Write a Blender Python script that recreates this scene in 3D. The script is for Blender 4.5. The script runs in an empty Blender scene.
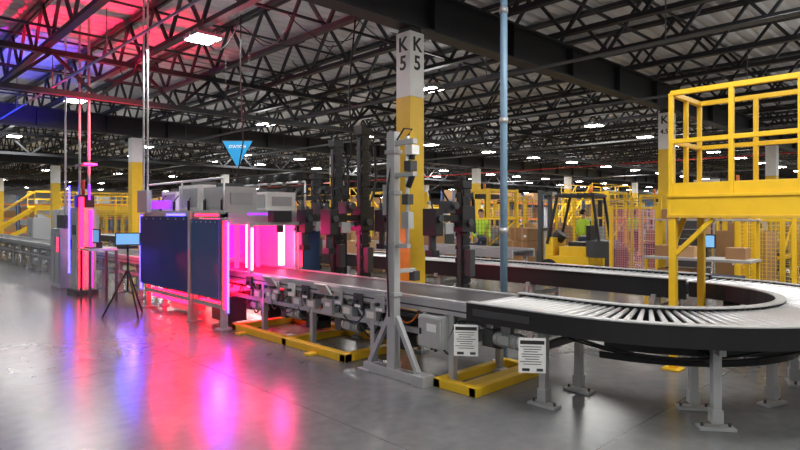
import bpy, math, random
from mathutils import Vector, Matrix
random.seed(7)
S=bpy.context.scene
# ------------------------------------------------------------------ materials
def mat(name,col,rough=0.5,metal=0.0,em=0.0,emcol=None,var=0.12,scale=6.0,bump=0.0):
    m=bpy.data.materials.new(name); m.use_nodes=True
    nt=m.node_tree; bs=nt.nodes['Principled BSDF']
    bs.inputs['Roughness'].default_value=rough; bs.inputs['Metallic'].default_value=metal
    bs.inputs['Base Color'].default_value=(*col,1)
    if var>0:
        tc=nt.nodes.new('ShaderNodeTexCoord'); n=nt.nodes.new('ShaderNodeTexNoise')
        n.inputs['Scale'].default_value=scale; n.inputs['Detail'].default_value=4
        nt.links.new(tc.outputs['Object'],n.inputs['Vector'])
        mx=nt.nodes.new('ShaderNodeMix'); mx.data_type='RGBA'
        mx.inputs[6].default_value=(*[c*(1-var) for c in col],1)
        mx.inputs[7].default_value=(*[min(1,c*(1+var)) for c in col],1)
        nt.links.new(n.outputs['Fac'],mx.inputs[0]); nt.links.new(mx.outputs[2],bs.inputs['Base Color'])
    if em>0:
        bs.inputs['Emission Color'].default_value=(*(emcol or col),1)
        bs.inputs['Emission Strength'].default_value=em
    return m
yellow=mat('yellow_paint',(0.76,0.47,0.015),0.45)
yellow_d=mat('yellow_paint_worn',(0.60,0.37,0.03),0.55,var=.25)
white=mat('white_paint',(0.75,0.75,0.73),0.5)
grey=mat('grey_paint',(0.36,0.37,0.38),0.45)
lgrey=mat('light_grey_metal',(0.46,0.47,0.48),0.38,0.35)
alu=mat('aluminium',(0.68,0.69,0.71),0.35,0.8)
roller=mat('roller_steel',(0.62,0.63,0.65),0.32,0.6)
dgrey=mat('dark_grey',(0.045,0.048,0.052),0.5)
black=mat('black_plastic',(0.010,0.010,0.012),0.5)
blackm=mat('black_metal',(0.014,0.014,0.017),0.45,0.3)
belt=mat('belt_rubber',(0.045,0.045,0.05),0.5)
steel=mat('roof_steel',(0.022,0.024,0.029),0.55)
steel2=mat('roof_steel_light',(0.12,0.125,0.13),0.5)
deckm=mat('roof_deck',(0.58,0.585,0.59),0.6,var=.1,scale=.5)
wallm=mat('wall_paint',(0.50,0.51,0.52),0.7)
blue=mat('blue_panel',(0.010,0.035,0.15),0.8)
blue2=mat('blue_panel_light',(0.04,0.095,0.23),0.8)
rackblue=mat('rack_blue',(0.05,0.12,0.27),0.5)
bluepipe=mat('blue_pipe',(0.20,0.33,0.46),0.4)
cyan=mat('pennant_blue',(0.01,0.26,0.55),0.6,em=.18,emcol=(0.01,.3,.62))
card=mat('cardboard',(0.33,0.18,0.08),0.8,var=.2,scale=2)
card2=mat('cardboard_light',(0.44,0.26,0.125),0.8,var=.2,scale=2)
wood=mat('pallet_wood',(0.40,0.27,0.14),0.8,var=.25)
red=mat('red_paint',(0.5,0.03,0.03),0.5)
pinkmesh=mat('pink_mesh',(0.75,0.25,0.32),0.5)
paper=mat('paper',(0.85,0.85,0.83),0.7)
ink=mat('ink',(0.02,0.02,0.02),0.6)
orange=mat('orange',(0.8,0.2,0.02),0.5)
hivis=mat('hi_vis_vest',(0.50,0.75,0.05),0.8)
denim=mat('denim',(0.03,0.045,0.09),0.8)
skin=mat('skin',(0.45,0.26,0.18),0.6)
e_white=mat('led_white',(1,1,1),em=34,emcol=(1,.98,.95),var=0)
e_pink=mat('led_pink',(1,.05,.4),em=3.2,emcol=(1,.01,.30),var=0)
e_pinkw=mat('led_pink_hot',(1,.6,.8),em=9,emcol=(1,.24,.58),var=0)
e_red=mat('led_red',(1,.02,.05),em=16,emcol=(1,.004,.03),var=0)
e_blue=mat('led_blue',(.05,.05,1),em=16,emcol=(.04,.03,1),var=0)
e_vio=mat('led_violet',(.4,.05,1),em=1.6,emcol=(.30,.03,1),var=0)
e_scr=mat('screen',(.2,.5,.9),em=.45,emcol=(.2,.5,.85),var=0)

def floor_mat():
    m=bpy.data.materials.new('polished_concrete'); m.use_nodes=True; nt=m.node_tree; N=nt.nodes; L=nt.links
    bs=N['Principled BSDF']; tc=N.new('ShaderNodeTexCoord')
    n1=N.new('ShaderNodeTexNoise'); n1.inputs['Scale'].default_value=.7; n1.inputs['Detail'].default_value=8; n1.inputs['Roughness'].default_value=.65
    n2=N.new('ShaderNodeTexNoise'); n2.inputs['Scale'].default_value=9; n2.inputs['Detail'].default_value=6
    for n in (n1,n2): L.new(tc.outputs['Object'],n.inputs['Vector'])
    cr=N.new('ShaderNodeValToRGB'); cr.color_ramp.elements[0].position=.3; cr.color_ramp.elements[0].color=(.095,.10,.105,1)
    cr.color_ramp.elements[1].position=.75; cr.color_ramp.elements[1].color=(.195,.20,.205,1)
    ad=N.new('ShaderNodeMath'); ad.operation='MULTIPLY_ADD'; ad.inputs[1].default_value=.35
    L.new(n2.outputs['Fac'],ad.inputs[0])
    sc=N.new('ShaderNodeMath'); sc.operation='MULTIPLY'; sc.inputs[1].default_value=.65; L.new(n1.outputs['Fac'],sc.inputs[0]); L.new(sc.outputs[0],ad.inputs[2])
    L.new(ad.outputs[0],cr.inputs[0])
    sx=N.new('ShaderNodeSeparateXYZ'); L.new(tc.outputs['Object'],sx.inputs[0])
    prev=None
    for o in (0,1):
        d=N.new('ShaderNodeMath'); d.operation='MULTIPLY_ADD'; d.inputs[1].default_value=1/4.4; d.inputs[2].default_value=.37+o*.2; L.new(sx.outputs[o],d.inputs[0])
        fr=N.new('ShaderNodeMath'); fr.operation='FRACT'; L.new(d.outputs[0],fr.inputs[0])
        lt=N.new('ShaderNodeMath'); lt.operation='LESS_THAN'; lt.inputs[1].default_value=.0018; L.new(fr.outputs[0],lt.inputs[0])
        if prev:
            mxm=N.new('ShaderNodeMath'); mxm.operation='MAXIMUM'; L.new(prev.outputs[0],mxm.inputs[0]); L.new(lt.outputs[0],mxm.inputs[1]); prev=mxm
        else: prev=lt
    mx=N.new('ShaderNodeMix'); mx.data_type='RGBA'; L.new(prev.outputs[0],mx.inputs[0]); L.new(cr.outputs[0],mx.inputs[6]); mx.inputs[7].default_value=(.05,.05,.05,1)
    L.new(mx.outputs[2],bs.inputs['Base Color'])
    mr=N.new('ShaderNodeMapRange'); mr.inputs[3].default_value=.17; mr.inputs[4].default_value=.30; L.new(n1.outputs['Fac'],mr.inputs[0]); L.new(mr.outputs[0],bs.inputs['Roughness'])
    b=N.new('ShaderNodeBump'); b.inputs['Strength'].default_value=.05; L.new(n2.outputs['Fac'],b.inputs['Height']); L.new(b.outputs['Normal'],bs.inputs['Normal'])
    bs.inputs['Specular IOR Level'].default_value=.55
    return m
floorm=floor_mat()

# ------------------------------------------------------------------ builder
class B:
    def __init__(s,name): s.name=name; s.v=[]; s.f=[]; s.mi=[]; s.sm=[]; s.mats=[]
    def _m(s,m):
        if m not in s.mats: s.mats.append(m)
        return s.mats.index(m)
    def _add(s,vs,fs,m,smooth=False):
        o=len(s.v); s.v+= [tuple(q) for q in vs]; k=s._m(m)
        for i,f in enumerate(fs):
            s.f.append([o+q for q in f]); s.mi.append(k); s.sm.append(smooth and len(f)==4)
    def bx(s,x0,x1,y0,y1,z0,z1,m,T=None):
        vs=[Vector((x,y,z)) for z in (z0,z1) for y in (y0,y1) for x in (x0,x1)]
        if T: vs=[T@q for q in vs]
        s._add(vs,[(0,2,3,1),(4,5,7,6),(0,1,5,4),(2,6,7,3),(0,4,6,2),(1,3,7,5)],m)
    def box(s,c,sz,m,T=None):
        s.bx(c[0]-sz[0]/2,c[0]+sz[0]/2,c[1]-sz[1]/2,c[1]+sz[1]/2,c[2]-sz[2]/2,c[2]+sz[2]/2,m,T)
    def bar(s,p0,p1,w,h,m,up=(0,0,1)):
        p0=Vector(p0);p1=Vector(p1);d=(p1-p0).normalized();u=Vector(up)
        if abs(d.dot(u))>.98: u=Vector((0,1,0))
        a=d.cross(u).normalized()*w/2; b=a.cross(d).normalized()*h/2
        vs=[p+i*a+j*b for p in (p0,p1) for j in (-1,1) for i in (-1,1)]
        s._add(vs,[(0,2,3,1),(4,5,7,6),(0,1,5,4),(2,6,7,3),(0,4,6,2),(1,3,7,5)],m)
    def cyl(s,p0,p1,r,m,n=12,r1=None):
        p0=Vector(p0);p1=Vector(p1);d=(p1-p0).normalized();u=Vector((0,0,1)) if abs(d.z)<.95 else Vector((0,1,0))
        a=d.cross(u).normalized(); b=a.cross(d).normalized(); r1=r if r1 is None else r1
        vs=[]
        for p,rr in ((p0,r),(p1,r1)):
            for i in range(n):
                t=2*math.pi*i/n; vs.append(p+(a*math.cos(t)+b*math.sin(t))*rr)
        fs=[(i,(i+1)%n,n+(i+1)%n,n+i) for i in range(n)]+[tuple(range(n))[::-1],tuple(range(n,2*n))]
        s._add(vs,fs,m,True)
    def path(s,pts,r,m,n=6):
        pts=[Vector(p) for p in pts]; vs=[]; fs=[]
        for k,p in enumerate(pts):
            d=(pts[min(k+1,len(pts)-1)]-pts[max(k-1,0)]).normalized(); u=Vector((0,0,1)) if abs(d.z)<.9 else Vector((0,1,0))
            a=d.cross(u).normalized(); b=a.cross(d).normalized()
            for i in range(n):
                t=2*math.pi*i/n; vs.append(p+(a*math.cos(t)+b*math.sin(t))*r)
        for k in range(len(pts)-1):
            for i in range(n): fs.append((k*n+i,k*n+(i+1)%n,(k+1)*n+(i+1)%n,(k+1)*n+i))
        s._add(vs,fs,m,True)
    def sag(s,p0,p1,dz,r,m,n=10):
        p0=Vector(p0);p1=Vector(p1)
        s.path([p0.lerp(p1,t/n)+Vector((0,0,-dz*4*(t/n)*(1-t/n))) for t in range(n+1)],r,m)
    def arc(s,cx,cy,r0,r1,a0,a1,z0,z1,m,n=32):
        vs=[];fs=[]
        for i in range(n+1):
            t=math.radians(a0+(a1-a0)*i/n); c,sn=math.cos(t),math.sin(t)
            for r,z in ((r0,z0),(r1,z0),(r1,z1),(r0,z1)): vs.append((cx+c*r,cy+sn*r,z))
        for i in range(n):
            for j in range(4): fs.append((i*4+j,i*4+(j+1)%4,(i+1)*4+(j+1)%4,(i+1)*4+j))
        fs+= [(0,1,2,3),(n*4+3,n*4+2,n*4+1,n*4)]
        s._add(vs,fs,m)
    def prism(s,poly,t,m,T):
        n=len(poly); vs=[T@Vector((p[0],-t/2,p[1])) for p in poly]+[T@Vector((p[0],t/2,p[1])) for p in poly]
        s._add(vs,[tuple(range(n)),tuple(range(n,2*n))[::-1]]+[(i,i+n,(i+1)%n+n,(i+1)%n) for i in range(n)],m)
    def mesh(s):
        me=bpy.data.meshes.new(s.name); me.from_pydata(s.v,[],s.f)
        for m in s.mats: me.materials.append(m)
        me.polygons.foreach_set('material_index',s.mi); me.polygons.foreach_set('use_smooth',s.sm); me.update()
        return me
    def done(s,bevel=0,loc=None,rz=0):
        o=bpy.data.objects.new(s.name,s.mesh()); S.collection.objects.link(o)
        if loc: o.location=loc
        o.rotation_euler[2]=rz
        if bevel:
            b=o.modifiers.new('bevel','BEVEL'); b.width=bevel; b.segments=2; b.limit_method='ANGLE'; b.angle_limit=math.radians(50)
        return o
def text(body,size,loc,rot,m,parent,name='lettering'):
    c=bpy.data.curves.new(name,'FONT'); c.body=body; c.size=size; c.extrude=.002; c.align_x='CENTER'; c.offset=size*.018
    c.materials.append(m); o=bpy.data.objects.new(name,c); S.collection.objects.link(o)
    o.parent=parent; o.location=loc; o.rotation_euler=rot; return o
def Tm(loc,rz=0,rx=0,ry=0):
    return Matrix.Translation(loc)@Matrix.Rotation(rz,4,'Z')@Matrix.Rotation(ry,4,'Y')@Matrix.Rotation(rx,4,'X')
FACE=math.radians(-44.1)

# ------------------------------------------------------------------ room shell
X0,X1,Y0,Y1=-14,74,-22,78; ZR=5.75
b=B('floor'); b.bx(X0,X1,Y0,Y1,-.2,0,floorm); b.done()
b=B('ceiling')
y=Y0; prof=[]
while y<Y1:
    prof+=[(y,ZR),(y+.18,ZR),(y+.22,ZR+.06),(y+.28,ZR+.06)]; y+=.32
vs=[];fs=[]
for (yy,zz) in prof: vs+=[(X0,yy,zz),(X1,yy,zz)]
for i in range(len(prof)-1): fs.append((2*i,2*i+2,2*i+3,2*i+1))
b._add(vs,fs,deckm); b.bx(X0,X1,Y0,Y1,ZR+.08,ZR+.2,deckm); b.done()
for nm,a in (('wall_east',(X1,X1+.2,Y0,Y1)),('wall_west',(X0-.2,X0,Y0,Y1)),('wall_north',(X0,X1,Y1,Y1+.2)),('wall_south',(X0,X1,Y0-.2,Y0))):
    b=B(nm); b.bx(*a,0,ZR+.2,wallm); b.done()
for i,(x,y,ax) in enumerate([(20,Y1,0),(30,Y1,0),(45,Y1,0),(X1,20,1),(X1,35,1),(X1,50,1)]):
    b=B('door_%d'%(i+1))
    if ax==0:
        b.bx(x-1.6,x+1.6,y-.1,y-.002,0,3.2,white)
        for k in range(5): b.bx(x-1.6,x+1.6,y-.13,y-.1,.6*k+.05,.6*k+.1,grey)
        b.bx(x-1.75,x-1.6,y-.2,y-.002,0,3.4,yellow); b.bx(x+1.6,x+1.75,y-.2,y-.002,0,3.4,yellow)
    else:
        b.bx(x-.1,x-.002,y-1.6,y+1.6,0,3.2,white)
        for k in range(5): b.bx(x-.13,x-.1,y-1.6,y+1.6,.6*k+.05,.6*k+.1,grey)
        b.bx(x-.2,x-.002,y-1.75,y-1.6,0,3.4,yellow); b.bx(x-.2,x-.002,y+1.6,y+1.75,0,3.4,yellow)
    b.done()
BZ=4.80; TZ=5.66
b=B('roof_joists')
xx=X0+.8
b.bar((xx-.05,Y0+.02,TZ),(xx-.05,Y1-.02,TZ),.06,.08,steel); b.bar((xx+.05,Y0+.02,TZ),(xx+.05,Y1-.02,TZ),.06,.08,steel)
b.bar((xx,Y0+.02,BZ),(xx,Y1-.02,BZ),.13,.08,steel)
y=Y0+.1; up=False
while y<Y1-.7:
    b.bar((xx,y,TZ if up else BZ),(xx,y+.68,BZ if up else TZ),.055,.055,steel); up=not up; y+=.68
o=b.done(); am=o.modifiers.new('rows','ARRAY'); am.use_relative_offset=False; am.use_constant_offset=True; am.constant_offset_displace=(1.6,0,0); am.count=54
b=B('joist_bridging')
for k in range(27):
    y=Y0+2+3.5*k; b.bar((X0+.05,y,BZ+.08),(X1-.05,y,BZ+.08),.04,.04,steel); b.bar((X0+.05,y,TZ-.06),(X1-.05,y,TZ-.06),.04,.04,steel)
b.done()
ROWS=[-8,5.6,19.4,33,47,61]; BB=4.15
for y in ROWS:
    b=B('roof_beam')
    b.bx(X0,X1,y-.14,y+.14,BB,BB+.03,steel); b.bx(X0,X1,y-.14,y+.14,BB+.56,BB+.59,steel); b.bx(X0,X1,y-.012,y+.012,BB+.03,BB+.56,steel)
    x=X0+1
    while x<X1: b.bx(x-.01,x+.01,y-.13,y+.13,BB+.03,BB+.56,steel); x+=1.9
    b.done()
b=B('roof_beam'); x=-4.2; b.bx(x-.12,x+.12,Y0,Y1,BB+.06,BB+.09,steel); b.bx(x-.12,x+.12,Y0,Y1,BB+.5,BB+.55,steel); b.bx(x-.01,x+.01,Y0,Y1,BB+.09,BB+.5,steel); b.done()
for y in (12.5,26,40,54):
    b=B('roof_truss'); b.bar((X0+.02,y,4.7),(X1-.02,y,4.7),.12,.1,steel); b.bar((X0+.02,y,3.95),(X1-.02,y,3.95),.12,.1,steel)
    x=X0+.1;up=False
    while x<X1-.9:
        b.bar((x,y,4.7 if up else 3.95),(x+.8,y,3.95 if up else 4.7),.06,.06,steel); up=not up; x+=.8
    b.done()
PZ=4.09
b=B('sprinkler_pipes')
for x,r,m in ((1.2,.03,steel2),(8.5,.03,steel2),(12.4,.03,steel2),(19,.035,steel2),(27.4,.03,red),(36.2,.035,steel2)):
    b.cyl((x,Y0+.05,PZ),(x,Y1-.05,PZ),r,m,8)
    for k in range(29): b.cyl((x,Y0+2.9+3.2*k,PZ),(x,Y0+2.9+3.2*k,BZ+.05),.01,steel2,6)
b.cyl((3.0,Y0+.05,PZ+.02),(3.0,Y1-.05,PZ+.02),.02,bluepipe,8)
for k in range(29): b.cyl((3.0,Y0+2.9+3.2*k,PZ),(3.0,Y0+2.9+3.2*k,BZ+.05),.008,steel2,6)
b.done()
b=B('ceiling_cables')
for (x,y) in ((4.6,8.4),(5.1,7.6),(5.9,6.9),(6.6,8.6),(4.2,11.6),(7.4,10.6)):
    b.sag((x,y,BZ-.03),(x+.1,y+1.5,BZ-.03),.35,.011,black); b.sag((x,y+.2,BZ-.03),(x+1.5,y+.4,BZ-.03),.22,.009,black)
b.path([(5.98,7.6,2.11),(5.9,7.2,2.6),(5.8,7.15,3.6),(5.9,7.1,BZ)],.014,black); b.path([(4.6,8.6,2.0),(4.7,8.5,2.8),(4.65,8.5,3.8),(4.6,8.4,BZ)],.012,black)
b.done()

# ------------------------------------------------------------------ columns
def column(x,y,lab=None,s=.27,wz=3.3):
    b=B('building_column'); h=s/2
    b.bx(-h,h,-h,h,0,wz,yellow); b.bx(-h,h,-h,h,wz,4.08,white); b.bx(-h*.8,h*.8,-h*.8,h*.8,4.08,BB,steel)
    b.bx(-h-.06,h+.06,-h-.06,h+.06,0,.03,grey)
    if lab: b.bx(-h-.012,h+.012,-h-.012,h+.012,.05,1.1,yellow)
    o=b.done(.004,(x,y,0))
    if lab:
        z=3.82
        for t in lab:
            sz=.27 if len(t)<2 else .16
            text(t,sz,(0,-h-.003,z),(math.pi/2,0,0),ink,o); text(t,sz,(-h-.003,0,z),(math.pi/2,0,-math.pi/2),ink,o); z-=.25
    return o
column(5.62,5.6,['K','5'],.27,3.2)
column(14.5,5.6,['K','4.5'],.3,3.2)
for x in (24,33.5,43,53,63): column(x,5.6,None,.34,3.0)
for x in (6.88,15,24.5,34,44,54,64): column(x,19.4,None,.34,3.3)
for r in (33,47,61):
    for x in (7.8,17,26,35,45,55,65): column(x,r,None,.36,3.2)

# ------------------------------------------------------------------ high bay lights
fx=B('high_bay_light')
for s_ in (-.15,.15):
    fx.bx(-.22,.22,s_-.10,s_+.10,.0,.05,lgrey); fx.bx(-.20,.20,s_-.085,s_+.085,-.012,.0,e_white)
    for k in range(6): fx.bx(-.2+.075*k,-.185+.075*k,s_-.08,s_+.08,.05,.1,grey)
fx.bx(-.06,.06,-.22,.22,.1,.13,grey); fx.cyl((0,0,.13),(0,0,BZ+.04-4.5),.01,steel2,6)
fm=fx.mesh()
rl=random.Random(5)
XS=(-9,-3,4.3,9.8,14,17.6,21.5,25.2,29,33,37,41,45.5,50,55,60,65,70)
for j,yy in enumerate((-12,-3,1.5,9.1,16.3,21.6,25.2,29.5,36.5,43,50.5,57,64.5,71)):
    for i,xx in enumerate(XS):
        if yy<15 and xx in (14,) and yy!=1.5: continue
        px=xx+(.6*rl.uniform(-1,1) if yy>20 else 0)
        o=bpy.data.objects.new('high_bay_light',fm); S.collection.objects.link(o); o.location=(px,yy,4.5)
        near=(xx in (4.3,9.8,-3) and yy in (-3,1.5,9.1,16.3))
        if ((i+j)%2==0 and (xx+yy)<95 and xx-yy>-55 and xx-yy<62) or near:
            l=bpy.data.lights.new('lamp','AREA'); l.shape='DISK'; l.size=2.3; l.energy=150 if xx+yy<40 else 250
            if xx<0 and yy>5: l.energy=90
            l.color=(1,.985,.95)
            lo=bpy.data.objects.new('lamp',l); S.collection.objects.link(lo); lo.parent=o; lo.location=(0,0,-.08)
        if xx<46 and yy<50 and xx-yy>-36 and (xx<20 or (i+j)%2==0):
            l=bpy.data.lights.new('uplight','SPOT'); l.energy=60 if xx<20 else 110; l.color=(1,.985,.97); l.shadow_soft_size=.3; l.spot_size=math.radians(172); l.spot_blend=.3
            lo=bpy.data.objects.new('uplight',l); S.collection.objects.link(lo); lo.parent=o; lo.location=(0,0,-.25); lo.rotation_euler=(math.pi,0,0)

# ------------------------------------------------------------------ main belt conveyor
XN,XF=4.10,4.92
b=B('belt_conveyor')
ya,yb=3.36,32.0
b.bx(XN+.05,XF-.05,ya,yb,.755,.785,belt)
for x0,x1 in ((XN,XN+.05),(XF-.05,XF)): b.bx(x0,x1,ya,yb,.66,.80,lgrey)
b.bx(XN-.012,XN,ya,yb,.775,.80,alu); b.bx(XN-.006,XN,ya,yb,.70,.715,dgrey)
b.bx(XN+.02,XN+.07,ya,yb,.42,.47,grey); b.bx(XF-.07,XF-.02,ya,yb,.42,.47,grey)
b.cyl((XN+.05,ya,.75),(XF-.05,ya,.75),.04,roller)
y=ya+.2
while y<yb:
    for x in (XN+.045,XF-.045):
        b.bx(x-.03,x+.03,y-.03,y+.03,.03,.66,lgrey); b.bx(x-.07,x+.07,y-.07,y+.07,0,.03,grey)
    b.bx(XN+.04,XF-.04,y-.02,y+.02,.30,.35,lgrey); b.bx(XN+.04,XF-.04,y-.03,y+.03,.60,.66,lgrey)
    b.bar((XN+.045,y,.34),(XN+.045,y+.32,.64),.03,.03,lgrey)
    b.bx(XN+.1,XF-.1,y+.3,y+.36,.66,.73,grey)
    y+=1.12
for k in range(20):
    y=3.5+k*.25; b.sag((XN+.02,y,.62),(XN+.02+random.uniform(-.03,.1),y+random.uniform(.3,.8),.6),random.uniform(.08,.34),.009,random.choice([black,black,black,orange,dgrey]))
    b.sag((XN+.2,y,.45),(XN+.35,y+.6,.45),random.uniform(.1,.28),.012,black)
b.cyl((XN+.12,ya,.58),(XN+.12,12,.58),.018,dgrey,8); b.cyl((XN+.2,ya,.55),(XN+.2,12,.55),.014,bluepipe,8)
b.bx(XN+.3,XN+.36,ya+.1,12,.38,.50,dgrey); b.bx(XF-.15,XF-.1,ya+.1,8,.25,.40,dgrey)
for y in (4.4,5.9,7.0): b.bx(XN+.1,XN+.3,y-.12,y+.12,.2,.42,black); b.cyl((XN+.2,y+.2,.3),(XN+.2,y+.42,.3),.06,dgrey)
for y,m in ((4.45,grey),(4.8,dgrey),(5.15,lgrey),(5.8,dgrey),(6.1,white),(6.45,lgrey),(7.15,dgrey)):
    b.bx(XN-.03,XN-.007,y,y+.14,.58,.74,m); b.cyl((XN-.03,y+.07,.66),(XN-.07,y+.07,.66),.02,black,10); b.bx(XN-.032,XN-.03,y+.02,y+.12,.59,.62,paper)
for y in (4.6,5.0,5.7,6.0,6.55,6.95): b.bx(XN+.0,XN+.09,y,y+.18,.47,.58,grey); b.bx(XN-.006,XN,y+.03,y+.15,.49,.56,white)
b.done(.003)

def gearmotor(x,y,z):
    b=B('gear_motor'); b.cyl((0,-.16,0),(0,.12,0),.065,lgrey,16); b.cyl((0,-.2,0),(0,-.16,0),.055,dgrey,16)
    for k in range(6): b.cyl((0,-.13+.04*k,0),(0,-.12+.04*k,0),.074,grey,16)
    b.bx(-.06,.06,.12,.24,-.08,.08,dgrey); b.bx(-.09,-.05,-.07,.03,-.03,.05,grey); b.cyl((.05,.18,0),(.16,.18,0),.03,alu,12)
    b.bx(-.03,.03,.14,.22,.08,.66-z,grey); b.bx(-.025,.025,-.05,.05,.06,.66-z,grey)
    b.done(.004,(x,y,z))
for y in (5.15,6.3,7.2): gearmotor(XN+.12,y,.34)
gearmotor(4.3,3.05,.48)
def jbox(x,y,z,sx,sy,sz,m=white):
    b=B('junction_box'); b.box((0,0,0),(sx,sy,sz),m); b.box((-sx/2-.008,0,0),(.016,sy*.92,sz*.92),m); b.box((-sx/2-.022,sy*.36,0),(.012,.02,.06),black)
    b.box((-sx/2-.018,-sy*.1,sz*.15),(.004,sy*.4,sz*.25),paper); b.cyl((0,0,-sz/2),(0,0,-sz/2-.05),.015,black,8); b.cyl((.03,sy*.25,-sz/2),(.03,sy*.25,-sz/2-.05),.015,black,8)
    b.bx(-.02,.05,-sy/2,-sy/2+.03,sz/2,.655-z,grey); b.bx(-.02,.05,sy/2-.03,sy/2,sz/2,.655-z,grey)
    b.done(.006,(x,y,z))
jbox(4.1,3.74,.49,.16,.30,.30,lgrey); jbox(4.16,5.45,.53,.12,.22,.18,lgrey); jbox(4.16,6.75,.52,.12,.18,.2,grey)
for y in (5.44,6.6):
    b=B('sensor_reflector_panel'); T=Tm((XN-.07,y,.74),0,0,math.radians(-35))
    b.box((0,0,0),(.02,.22,.16),white,T); b.box((-.013,0,0),(.006,.19,.13),grey,T); b.bar((XN-.05,y,.73),(XN-.014,y,.72),.03,.03,grey); b.done(.003)
b=B('floor_skid'); b.bx(3.92,4.02,4.9,7.4,0,.09,yellow); b.bx(4.86,4.96,4.9,7.4,0,.09,yellow)
for y in (4.95,6.1,7.35): b.bx(3.92,4.96,y-.05,y+.05,.0,.088,yellow)
b.bx(3.80,3.92,5.4,5.5,0,.03,yellow);b.bx(3.80,3.92,7.0,7.1,0,.03,yellow)
b.done(.006)
b=B('floor_skid'); b.bx(3.98,4.06,3.15,3.66,0,.085,yellow); b.bx(5.0,5.08,3.15,3.66,0,.085,yellow)
for y in (3.2,3.62): b.bx(3.98,5.08,y-.04,y+.04,0,.083,yellow)
b.bx(4.06,5.0,3.28,3.42,0,.06,yellow_d); b.done(.006)

# sensor mast
b=B('sensor_mast'); mx,my=3.93,4.15
b.bx(mx-.04,mx+.04,my-.055,my+.055,.04,2.42,lgrey)
b.bx(mx-.05,mx+.05,my-.42,my+.4,.0,.09,lgrey); b.bx(mx-.08,mx+.08,my+.3,my+.46,0,.02,grey); b.bx(mx-.08,mx+.08,my-.48,my-.32,0,.10,lgrey)
b.bar((mx,my-.34,.1),(mx,my-.05,.6),.05,.05,lgrey); b.bar((mx,my+.34,.1),(mx,my+.05,.6),.05,.05,lgrey)
for z in (.8,1.3,1.8,2.2): b.bx(mx-.055,mx+.055,my-.07,my+.07,z,z+.04,grey)
b.bx(mx-.03,mx+.03,my-.30,my-.05,2.28,2.33,lgrey); b.bx(mx-.03,mx+.03,my-.30,my-.05,1.97,2.01,lgrey)
b.cyl((mx,my-.2,1.3),(mx,my-.2,2.36),.02,alu); b.box((mx,my-.26,2.22),(.10,.10,.09),white); b.cyl((mx,my-.26,2.175),(mx,my-.26,2.13),.03,black)
b.box((mx,my-.24,2.07),(.09,.09,.10),dgrey); b.cyl((mx,my-.27,1.99),(mx,my-.21,1.87),.03,black); b.box((mx,my-.2,1.55),(.07,.09,.16),grey); b.box((mx,my-.14,1.3),(.05,.16,.04),lgrey)
b.box((mx-.01,my+.09,1.75),(.06,.05,.3),grey); b.box((mx,my-.2,1.75),(.08,.08,.1),dgrey)
b.path([(mx,my-.2,2.36),(mx,my-.26,2.42),(mx,my-.15,2.44),(mx,my-.02,2.3),(mx-.055,my+.02,1.9),(mx-.06,my+.03,1.2),(mx-.06,my,.6)],.01,black)
b.bx(mx,mx+.3,my-.02,my+.02,1.02,1.06,lgrey); b.box((mx+.3,my,.98),(.08,.08,.1),dgrey)
b.done(.003)

# ------------------------------------------------------------------ roller loop conveyor
cx,cy,Ri,Ro=6.06,2.52,1.14,1.96
b=B('curved_roller_conveyor')
b.arc(cx,cy,Ro,Ro+.03,180,360,.645,.805,black,48); b.arc(cx,cy,Ro-.05,Ro+.035,180,360,.805,.817,lgrey,48)
b.arc(cx,cy,Ri-.03,Ri,180,360,.64,.81,black,32); b.arc(cx,cy,Ri-.035,Ri+.05,180,360,.81,.822,lgrey,32)
for k in range(58):
    t=math.radians(180+180*(k+.5)/58); c,s_=math.cos(t),math.sin(t)
    b.cyl((cx+c*Ri,cy+s_*Ri,.775),(cx+c*Ro,cy+s_*Ro,.775),.017,roller,10,.026)
b.arc(cx,cy,1.2,1.9,180,360,.66,.69,black,32)
b.bx(XN-.03,XN,cy,ya-.02,.645,.805,black); b.bx(XN-.035,XN+.05,cy,ya-.02,.805,.817,lgrey); b.bx(XF,XF+.03,cy,ya-.02,.64,.81,black); b.bx(XF-.05,XF+.035,cy,ya-.02,.81,.822,lgrey)
b.bx(XN,XF,cy,ya-.05,.66,.69,black)
y=cy+.04
while y<ya-.06: b.cyl((XN,y,.775),(XF,y,.775),.022,roller,10); y+=.075
b.bx(XN-.037,XN-.03,cy+.15,ya-.1,.70,.76,dgrey)
def leg(b,x,y,rz,foot=.26,m=lgrey):
    T=Tm((x,y,0),rz)
    b.box((0,0,.32),(.06,.07,.56),m,T); b.box((0,0,.01),(foot,.11,.02),grey,T); b.box((0,0,.60),(.05,.26,.06),m,T); b.box((0,0,.10),(.08,.09,.1),m,T)
    b.cyl(T@Vector((foot*.38,0,.02)),T@Vector((foot*.38,0,.05)),.012,dgrey,6); b.cyl(T@Vector((-foot*.38,0,.02)),T@Vector((-foot*.38,0,.05)),.012,dgrey,6)
for a in (218,252,290,328):
    t=math.radians(a)
    for r in (1.72,1.26): leg(b,cx+math.cos(t)*r,cy+math.sin(t)*r,t+math.pi/2)
    b.bar((cx+math.cos(t)*1.26,cy+math.sin(t)*1.26,.5),(cx+math.cos(t)*1.72,cy+math.sin(t)*1.72,.5),.05,.06,dgrey)
for x in (4.24,4.82): leg(b,x,2.64,math.pi/2)
b.bar((4.24,2.64,.5),(4.82,2.64,.5),.05,.06,dgrey)
b.arc(cx,cy,1.5,1.56,190,350,.50,.58,black,32); b.arc(cx,cy,1.28,1.32,185,350,.36,.42,blackm,32)
b.sag((4.2,2.3,.62),(5.0,1.1,.62),.12,.012,black); b.sag((4.5,2.9,.62),(5.2,.95,.6),.2,.01,black)
b.done(.002)
b=B('roller_conveyor')
XA,XB=7.2,8.02; ys=cy+.035
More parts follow.
